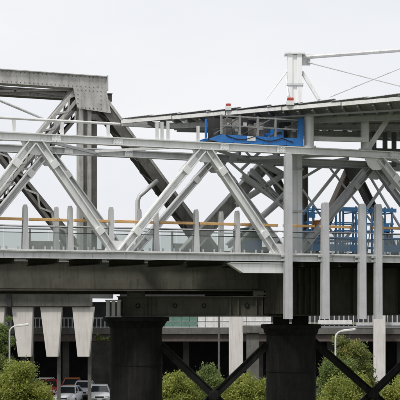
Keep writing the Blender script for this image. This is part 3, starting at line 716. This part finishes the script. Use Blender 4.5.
for a0, a1, b0, b1 in ((-17, 5, -13, 1), (11.5, 33, 18, 31), (40, 62, 46.5, 58), (72, 94, 77.5, 89)):
    Yb = Yv + .3; z1 = zb - .02; z2 = at(0, 357, Yb).z; zm = at(0, 333, Yb).z
    def quad(y): return [at(a0, 0, y).x, at(a1, 0, y).x, at(b1, 0, y).x, at(b0, 0, y).x]
    q = quad(Yb); m = MB(); m.plate([(q[0], z1), (q[1], z1), (q[2], z2), (q[3], z2)], Yb + .5, 1.0); m.build('blade_column', M['conc'], vd, bevel=.04)
    c = q[2] - .05; m = MB(); m.box((c, Yb + 1.2, (zm + GZ) / 2), (.26, .3, zm - GZ)); m.build('column_stem', M['old'], vd)

# ============================================================ PARKING BUILDING behind
Yb = 130
pb = empty('parking_building', (at(200, 0, Yb).x, Yb, GZ), 'long parking building with dark open undercroft and pale parapet panels behind the piers', 'building')
xl, xr = at(-120, 0, Yb).x, at(560, 0, Yb).x; zs1 = at(0, 328, Yb).z; zs0 = at(0, 334, Yb).z
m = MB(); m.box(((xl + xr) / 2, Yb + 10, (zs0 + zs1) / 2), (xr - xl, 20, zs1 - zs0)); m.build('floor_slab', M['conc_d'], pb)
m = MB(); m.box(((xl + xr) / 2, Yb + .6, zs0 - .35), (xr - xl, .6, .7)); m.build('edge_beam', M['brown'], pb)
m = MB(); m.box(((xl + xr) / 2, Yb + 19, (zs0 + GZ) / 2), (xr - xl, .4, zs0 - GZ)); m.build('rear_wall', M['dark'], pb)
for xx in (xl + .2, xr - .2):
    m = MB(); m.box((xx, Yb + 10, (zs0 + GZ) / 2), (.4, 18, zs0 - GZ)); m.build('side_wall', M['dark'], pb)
for p in (-80, -20, 24, 66, 186, 260, 330, 400, 460, 520):
    q = at(p, 0, Yb + 6); m = MB(); m.box((q.x, Yb + 6, (zs0 + GZ) / 2), (.6, .6, zs0 - GZ)); m.build('inner_column', M['conc_d'], pb)
for p0, p1, ptop in ((229, 243, 316), (373.5, 385, 308)):
    a, b = at(p0, 0, Yb - .9).x, at(p1, 0, Yb - .9).x; zt = at(0, ptop, Yb).z
    m = MB(); m.box(((a + b) / 2, Yb - .9, (zt + GZ) / 2), (b - a, .9, zt - GZ)); m.build('front_column', M['conc'], pb, bevel=.06)
# parapet panels, one by one
zp0, zp1 = zs1 + .03, at(0, 315, Yb).z
p = 124
while p < 268:
    w = 8.2; a, b = at(p, 0, Yb).x, at(p + w - .5, 0, Yb).x; mm = M['green'] if p + w < 203 else M['white']
    m = MB(); m.box(((a + b) / 2, Yb + .1, (zp0 + zp1) / 2), (b - a, .08, zp1 - zp0)); pn = m.build('parapet_panel', mm, pb)
    m = MB(); m.box(((a + b) / 2, Yb + .04, zp0 + .6), (b - a - .03, .04, .05)); m.box(((a + b) / 2, Yb + .04, zp0 + .05), (b - a, .05, .08)); m.build('panel_rail', M['galv'], pb, parent=pn); p += w
# balusters (white) left of the pier and right of the right pier
def balus(p0, p1, y0, y1, Y, step, mtl, name='baluster'):
    a, b = at(p0, 0, Y).x, at(p1, 0, Y).x; z1, z0 = at(0, y0, Y).z, at(0, y1, Y).z
    st = MB(); st.box((0, 0, 0), (.09, .05, z1 - z0)); me = st.mesh(name, M[mtl]); x = a
    m = MB(); m.box(((a + b) / 2, Y, z1), (b - a, .09, .1)); m.box(((a + b) / 2, Y, z0 + .05), (b - a, .09, .1)); rl = m.build('railing', M[mtl], pb)
    while x < b:
        ob = bpy.data.objects.new(name, me); scene.collection.objects.link(ob); ob.parent = rl
        ob.location = (x - pb.location.x, Y - pb.location.y, (z0 + z1) / 2 - pb.location.z); x += step
balus(-30, 122, 318, 333, Yb + .1, .38, 'galv')
balus(310, 420, 313, 327, Yb + .1, .45, 'galv')
m = MB(); a, b = at(318, 0, Yb - .15).x, at(352, 0, Yb - .15).x; z = at(0, 322, Yb).z; m.box(((a + b) / 2, Yb - .15, z), (b - a, .1, .35)); m.build('white_board', M['white'], pb)
m = MB(); a, b = at(356, 0, Yb - .15).x, at(420, 0, Yb - .15).x; z = at(0, 324, Yb).z; m.box(((a + b) / 2, Yb - .15, z), (b - a, .1, .28)); m.build('rail_board', M['galv'], pb)
# upper storey deep behind, dark, at right (closes the view above the railing)
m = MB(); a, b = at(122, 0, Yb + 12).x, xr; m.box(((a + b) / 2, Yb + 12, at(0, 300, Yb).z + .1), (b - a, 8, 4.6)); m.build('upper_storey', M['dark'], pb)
m = MB(); a, b = xl, at(121, 0, Yb + 12).x; z = at(0, 302, Yb + 12).z; m.box(((a + b) / 2, Yb + 12, (z + zs1) / 2), (b - a, 8, z - zs1 - .02)); m.build('undercut_shade_block', M['dark'], pb)  # added dark block, its colour stands in for the shaded undercut at left
a, b = at(246.5, 0, 112).x, at(259, 0, 112).x; zt = at(0, 333, 112).z
m = MB(); m.box(((a + b) / 2, 112, (zt + GZ) / 2), (b - a, .9, zt - GZ)); cc = empty('stained_support', ((a + b) / 2, 112, GZ), 'stained grey concrete column with wide cap just left of the right pier', 'support'); m.build('shaft', M['conc_d'], cc, bevel=.05)
m = MB(); m.box(((a + b) / 2 + .3, 112, zt + .3), (b - a + 1.2, 1.6, .6)); m.build('cap', M['conc_d'], cc, bevel=.05)
m = MB(); q = at(82, 352, Yb + 2); m.box((q.x, Yb + 2, q.z), (.9, .06, .3)); m.build('hanging_sign', M['galv'], pb)
m = MB(); m.box((q.x, Yb + 2.03, (q.z + zs0) / 2), (.05, .04, zs0 - q.z)); m.build('sign_hanger', M['galv'], pb)

# ============================================================ POLES AND LAMPS
def pole(px, ytop, Y, r, label, arm=None, mtl='galv'):
    q = at(px, ytop, Y); root = empty('lamp_post' if arm else 'steel_pole', (q.x, Y, GZ), label, 'lamp post' if arm else 'pole')
    m = MB()
    if arm:
        pts = [(q.x, Y, GZ), (q.x, Y, q.z - .5)] + [(q.x + arm * .5 * (1 - math.cos(t)), Y, q.z - .5 + .5 * math.sin(t)) for t in (.4, .8, 1.2, 1.57)]
        m.tube(pts, r, 8); m.build('pole', M[mtl], root, smooth=True)
        m = MB(); m.beam((q.x + arm * .4, Y, q.z), (q.x + arm * 1.4, Y, q.z + .12), .16, .32); m.build('lamp_head', M['white'], root, bevel=.04)
    else:
        m.tube([(q.x, Y, GZ), (q.x, Y, q.z)], r, 10); m.build('pole', M[mtl], root, smooth=True)
        m = MB(); m.tube([(q.x, Y, GZ), (q.x, Y, GZ + .06)], r * 2.2, 10); m.build('base_flange', M[mtl], root)
pole(335.5, 331, 98, .06, 'curved white lamp post beside the ochre topped shrub at right', 1, 'white')
pole(9.5, 326, 101, .06, 'lamp post with pale head beside the leftmost tree', 1, 'galv')
pole(219, 316, 121, .09, 'thin dark pole in front of the undercroft, left of the pale column', None, 'old')

# ============================================================ CARS
def make_car(paint, van=False):
    def P(pts): return pts
    root = bpy.data.objects.new('parked_car', None); scene.collection.objects.link(root); root.empty_display_size = .3
    # body: loft of half-width profiles along y (front = -y)
    L = 4.4; secs = [  # y, half width, z low, z belt (shoulder), z deck
        (-2.2, .62, .42, .58, .62), (-2.12, .78, .30, .66, .72), (-1.8, .87, .24, .74, .84), (-1.2, .90, .22, .80, .94), (-.85, .90, .22, .84, .99),
        (0, .91, .22, .88, 1.0), (1.0, .91, .22, .90, 1.0), (1.6, .90, .24, .90, 1.02), (2.05, .84, .30, .86, .98), (2.2, .7, .42, .74, .84)]
    m = MB(); ring = []
    for (y, w, zl, zb, zd) in secs:
        half = [(w * .86, zl), (w, zl + .12), (w * 1.0, zb - .06), (w * .96, zb), (w * .82, zd - .03), (w * .4, zd)]
        r = [(a, y, b) for a, b in half] + [(-a, y, b) for a, b in reversed(half)]
        ring.append(r)
    n = 12
    for r in ring: m.v += r
    for i in range(len(ring) - 1):
        for j in range(n): m.f.append((i * n + j, i * n + (j + 1) % n, (i + 1) * n + (j + 1) % n, (i + 1) * n + j))
    m.f.append(tuple(range(n - 1, -1, -1))); m.f.append(tuple((len(ring) - 1) * n + j for j in range(n)))
    m.build('body', paint, root, smooth=True)
    y0, y1, y2, y3 = (-1.0, -.15, 1.25, 2.05) if not van else (-1.35, -.75, 2.0, 2.15); h = 1.45 if not van else 1.75
    wb, wt = .80, .60 if not van else .7
    def gh(y, z, w): return [(-w, y, z), (w, y, z)]
    m = MB(); b = .96
    v = [(-wb, y0, b), (wb, y0, b), (wb, y3, b), (-wb, y3, b), (-wt, y1, h - .04), (wt, y1, h - .04), (wt, y2, h - .04), (-wt, y2, h - .04)]
    m.add(v, [(0, 1, 5, 4), (1, 2, 6, 5), (2, 3, 7, 6), (3, 0, 4, 7), (4, 5, 6, 7), (3, 2, 1, 0)]); m.build('windows', M['cglass'], root, bevel=.03)
    m = MB(); v = [(-wt - .03, y1 - .05, h - .05), (wt + .03, y1 - .05, h - .05), (wt + .03, y2 + .06, h - .05), (-wt - .03, y2 + .06, h - .05), (-wt + .08, y1 + .1, h + .03), (wt - .08, y1 + .1, h + .03), (wt - .08, y2 - .1, h + .03), (-wt + .08, y2 - .1, h + .03)]
    m.add(v, [(0, 1, 5, 4), (1, 2, 6, 5), (2, 3, 7, 6), (3, 0, 4, 7), (4, 5, 6, 7), (3, 2, 1, 0)]); m.build('roof', paint, root, bevel=.03)
    for sx in (-1, 1):
        m = MB(); m.beam((sx * (wb + .005), y0 - .02, b), (sx * (wt + .015), y1 - .02, h - .03), .07, .07, (0, 1, 0)); m.build('pillar', paint, root); m = MB(); m.beam((sx * (wb + .012), .5, b), (sx * (wt + .025), .52, h - .03), .06, .08); m.build('pillar', paint, root); m = MB(); m.beam((sx * (wb + .005), y3, b), (sx * (wt + .015), y2 + .02, h - .03), .1, .1); m.build('pillar', paint, root)
        m = MB(); m.box((sx * .6, -2.1, .64), (.36, .14, .13)); m.build('headlight', M['lens'], root, bevel=.03)
        m = MB(); m.box((sx * .66, 2.12, .76), (.26, .14, .18)); m.build('tail_light', M['red'], root, bevel=.03)
        m = MB(); m.box((sx * .99, -.72, 1.02), (.2, .12, .13)); m.build('mirror', paint, root, bevel=.03)
        for y in (-1.38, 1.38):
            m = MB(); m.tube([(sx * .70, y, .32), (sx * .92, y, .32)], .32, 20); wh = m.build('wheel', M['rubber'], root, smooth=True)
            m = MB(); m.tube([(sx * .915, y, .32), (sx * .935, y, .32)], [.2, .18], 14); m.build('rim', M['chrome'], root, parent=wh)
    m = MB(); m.box((0, -2.17, .62), (.7, .1, .12)); m.build('grille', M['black'], root, bevel=.02)
    m = MB(); m.box((0, -2.19, .38), (1.1, .08, .12)); m.build('bumper_intake', M['black'], root, bevel=.02)
    m = MB(); m.box((0, -2.225, .47), (.38, .02, .11)); m.build('number_plate', M['white'], root)
    return root
def paint(name, c): return mat(name, c, tuple(x * .93 for x in c), .25, .15, 2, None, .5, 0, 30, 0)
cars = [(99.5, 114.2, (.74, .75, .76), 4, False, 'white car parked right beside the left pier'),
        (68, 112.6, (.66, .68, .72), -6, False, 'silver white car in front of the orange car'),
        (84, 119.5, (.50, .52, .55), 0, False, 'silver car parked between the two white cars, set further back'),
        (72, 124.0, (.46, .16, .07), 3, False, 'orange car behind the silver white car'),
        (50, 121.5, (.34, .04, .035), -4, False, 'dark red car beside the yellow green bush'),
        (44, 124.0, (.70, .71, .72), -4, False, 'white car mostly behind the yellow green bush')]
for i, (px, Y, c, rz, van, lab) in enumerate(cars):
    r = make_car(paint('car_paint_%d' % i, c), van); q = at(px, 0, Y); r.location = (q.x, Y, GZ + .01); r.rotation_euler.z = R(rz)
    tag(r, lab, 'car', 'parked cars at lower left')

# ============================================================ VEGETATION
def crown_mesh(name, mtl, clumps, n, leaf, off, seed, sprigs):
    rng = np.random.default_rng(seed); pts = []
    wts = np.array([c[3] ** 2 for c in clumps]); wts /= wts.sum()
    for c, w in zip(clumps, wts):
        k = max(6, int(n * w)); r = c[3]
        dr = rng.normal(size=(k, 3)); dr /= np.linalg.norm(dr, axis=1)[:, None]
        rad = r * rng.uniform(.2, 1.0, k) ** .5
        p = dr * rad[:, None] * np.array([1.15, 1.0, .85]) + rng.normal(size=(k, 3)) * r * .28
        pts.append(p + np.array(c[:3]))
    for (a, b) in sprigs:
        k = 26; t = rng.uniform(.1, 1, k)[:, None]
        pts.append(np.array(a) + (np.array(b) - np.array(a)) * t + rng.normal(size=(k, 3)) * .05)
    P = np.concatenate(pts) - np.array(off); k = len(P)
    a = rng.normal(size=(k, 3)); a[:, 2] -= .3; a /= np.linalg.norm(a, axis=1)[:, None]
    b = np.cross(a, rng.normal(size=(k, 3)) * .7 + np.array([0, 0, .01])); b /= np.linalg.norm(b, axis=1)[:, None]
    s = leaf * np.minimum(rng.lognormal(0, .33, k), 1.9)[:, None]
    V = np.stack([P - a * s, P + b * s * .45, P + a * s, P - b * s * .45], 1).reshape(-1, 3)
    me = bpy.data.meshes.new(name); me.vertices.add(4 * k); me.vertices.foreach_set('co', V.ravel())
    me.loops.add(4 * k); me.loops.foreach_set('vertex_index', np.arange(4 * k)); me.polygons.add(k)
    me.polygons.foreach_set('loop_start', np.arange(0, 4 * k, 4)); me.polygons.foreach_set('loop_total', np.full(k, 4))
    me.materials.append(mtl); me.update(); me.validate(); return me
def shrub(name, px0, px1, ytop, Y, mtl, label, n, leaf, seed, zbase=GZ, cat='shrub', tall=False):
    rng = random.Random(seed); a, b = at(px0, 0, Y).x, at(px1, 0, Y).x; zt = at(0, ytop, Y).z; cx = (a + b) / 2; w = (b - a) / 2
    root = empty(name, (cx, Y, zbase), label, cat, None); h = zt - zbase
    clumps = []; K = int(46 + 16 * w * h / 4)
    if name == 'weed_tuft': K = 9
    lobes = [(rng.uniform(0, 6.28), rng.uniform(.08, .2), rng.choice((2, 3, 5))) for _ in range(3)]
    for i in range(K):
        th = rng.uniform(0, 2 * math.pi); ph = math.asin(rng.uniform(-.35 if tall else -.1, 1)); rr = rng.uniform(.35, 1) ** .45
        wob = 1 + sum(am * math.sin(fr * (th + ph) + p) for p, am, fr in lobes)
        rc = rng.uniform(.16, .34) * min(w, h * .55) * (1.15 - .3 * rr)
        sc = max(.25, rr * wob * .88)
        zc = zbase + (.42 * h + sc * math.sin(ph) * .52 * h if tall else max(.12 * h, .25 * h + sc * math.sin(ph) * .68 * h))
        clumps.append((cx + sc * math.cos(ph) * math.cos(th) * (w - rc * .4), Y + sc * math.cos(ph) * math.sin(th) * w * .8, min(zc, zt - rc * .5), rc))
    sprigs = []
    for c in rng.sample(clumps, min(len(clumps), 16 if name != 'weed_tuft' else 5)):
        d = Vector((c[0] - cx, c[1] - Y, (c[2] - zbase - .3 * h) + .6)).normalized(); L = c[3] * rng.uniform(1.1, 1.9)
        sprigs.append(((c[0], c[1], c[2]), (c[0] + d.x * L, c[1] + d.y * L, c[2] + d.z * L)))
    o = bpy.data.objects.new('crown', crown_mesh('crown', mtl, clumps, n, leaf, (cx, Y, zbase), seed, sprigs)); scene.collection.objects.link(o); o.parent = root
    m = MB(); m.tube([(cx, Y, zbase - .05), (cx + .05, Y, zbase + h * .3), (cx - .03, Y, zbase + h * .55)], [.05 * w + .04, .035 * w + .03, .02], 8); tr = m.build('trunk', M['bark'], root, smooth=True)
    for c in rng.sample(clumps, min(len(clumps), 14)):
        s0 = Vector((cx + .02, Y, zbase + h * rng.uniform(.1, .5))); e = Vector(c[:3]); mid = s0.lerp(e, .5) + Vector((0, 0, -.08 * h))
        m = MB(); m.tube([s0, mid, e], [.02 * w + .018, .014 * w + .01, .008], 6); m.build('limb', M['bark'], root, parent=tr)
    for (p, q) in sprigs[:8]:
        m = MB(); m.tube([p, q], [.012, .005], 5); m.build('twig', M['bark'], root, parent=tr)
    return root
shrub('shrub', -16, 48, 357, 98, M['leaf_a'], 'yellow green bush in the lower left corner beside the cars', 54600, .068, 1)
shrub('shrub', -60, -8, 362, 97, M['leaf_a'], 'yellow green bush beyond the left edge', 18200, .068, 21)
shrub('tree', -22, 13, 309, 102, M['leaf_b'], 'darker green tree at the left edge behind the yellow green bush', 32759, .068, 2, cat='tree', tall=True)
shrub('shrub', 150, 200, 372, 101, M['leaf_a'], 'low yellow green bush just right of the left pier', 29119, .068, 3)
shrub('shrub', 182, 232, 364, 104, M['leaf_b'], 'green bush under the crossing of the left X brace', 32759, .068, 4)
shrub('shrub', 215, 275, 371, 99, M['leaf_a'], 'yellow green bush left of the right pier below the pale column', 32759, .068, 5)
shrub('shrub', 314, 356, 350, 97, M['leaf_b'], 'green bush just right of the right pier', 29119, .068, 6, tall=True)
shrub('tree', 328, 377, 332, 101, M['leaf_c'], 'ochre tipped small tree beside the pale column at right', 40040, .068, 7, cat='tree', tall=True)
shrub('shrub', 316, 376, 376, 92, M['leaf_a'], 'pale green bush in front of the ochre tipped tree', 29119, .068, 8)
shrub('shrub', 368, 424, 377, 96, M['leaf_a'], 'low green bush in the lower right corner', 21840, .068, 9)
# planter ledge with weeds by the left pier
q = at(101, 342, 124)
pl = MB(); pl.box((q.x, 124, (q.z + GZ) / 2), (1.7, .9, q.z - GZ)); tag(pl.build('planter_wall', M['soffit'], None, bevel=.03), 'dark concrete ledge left of the left pier, weeds on top', 'wall')
shrub('weed_tuft', 93, 114, 334, 124, M['leaf_b'], 'small tuft of weeds on the ledge left of the left pier', 900, .1, 10, zbase=q.z, cat='plant')
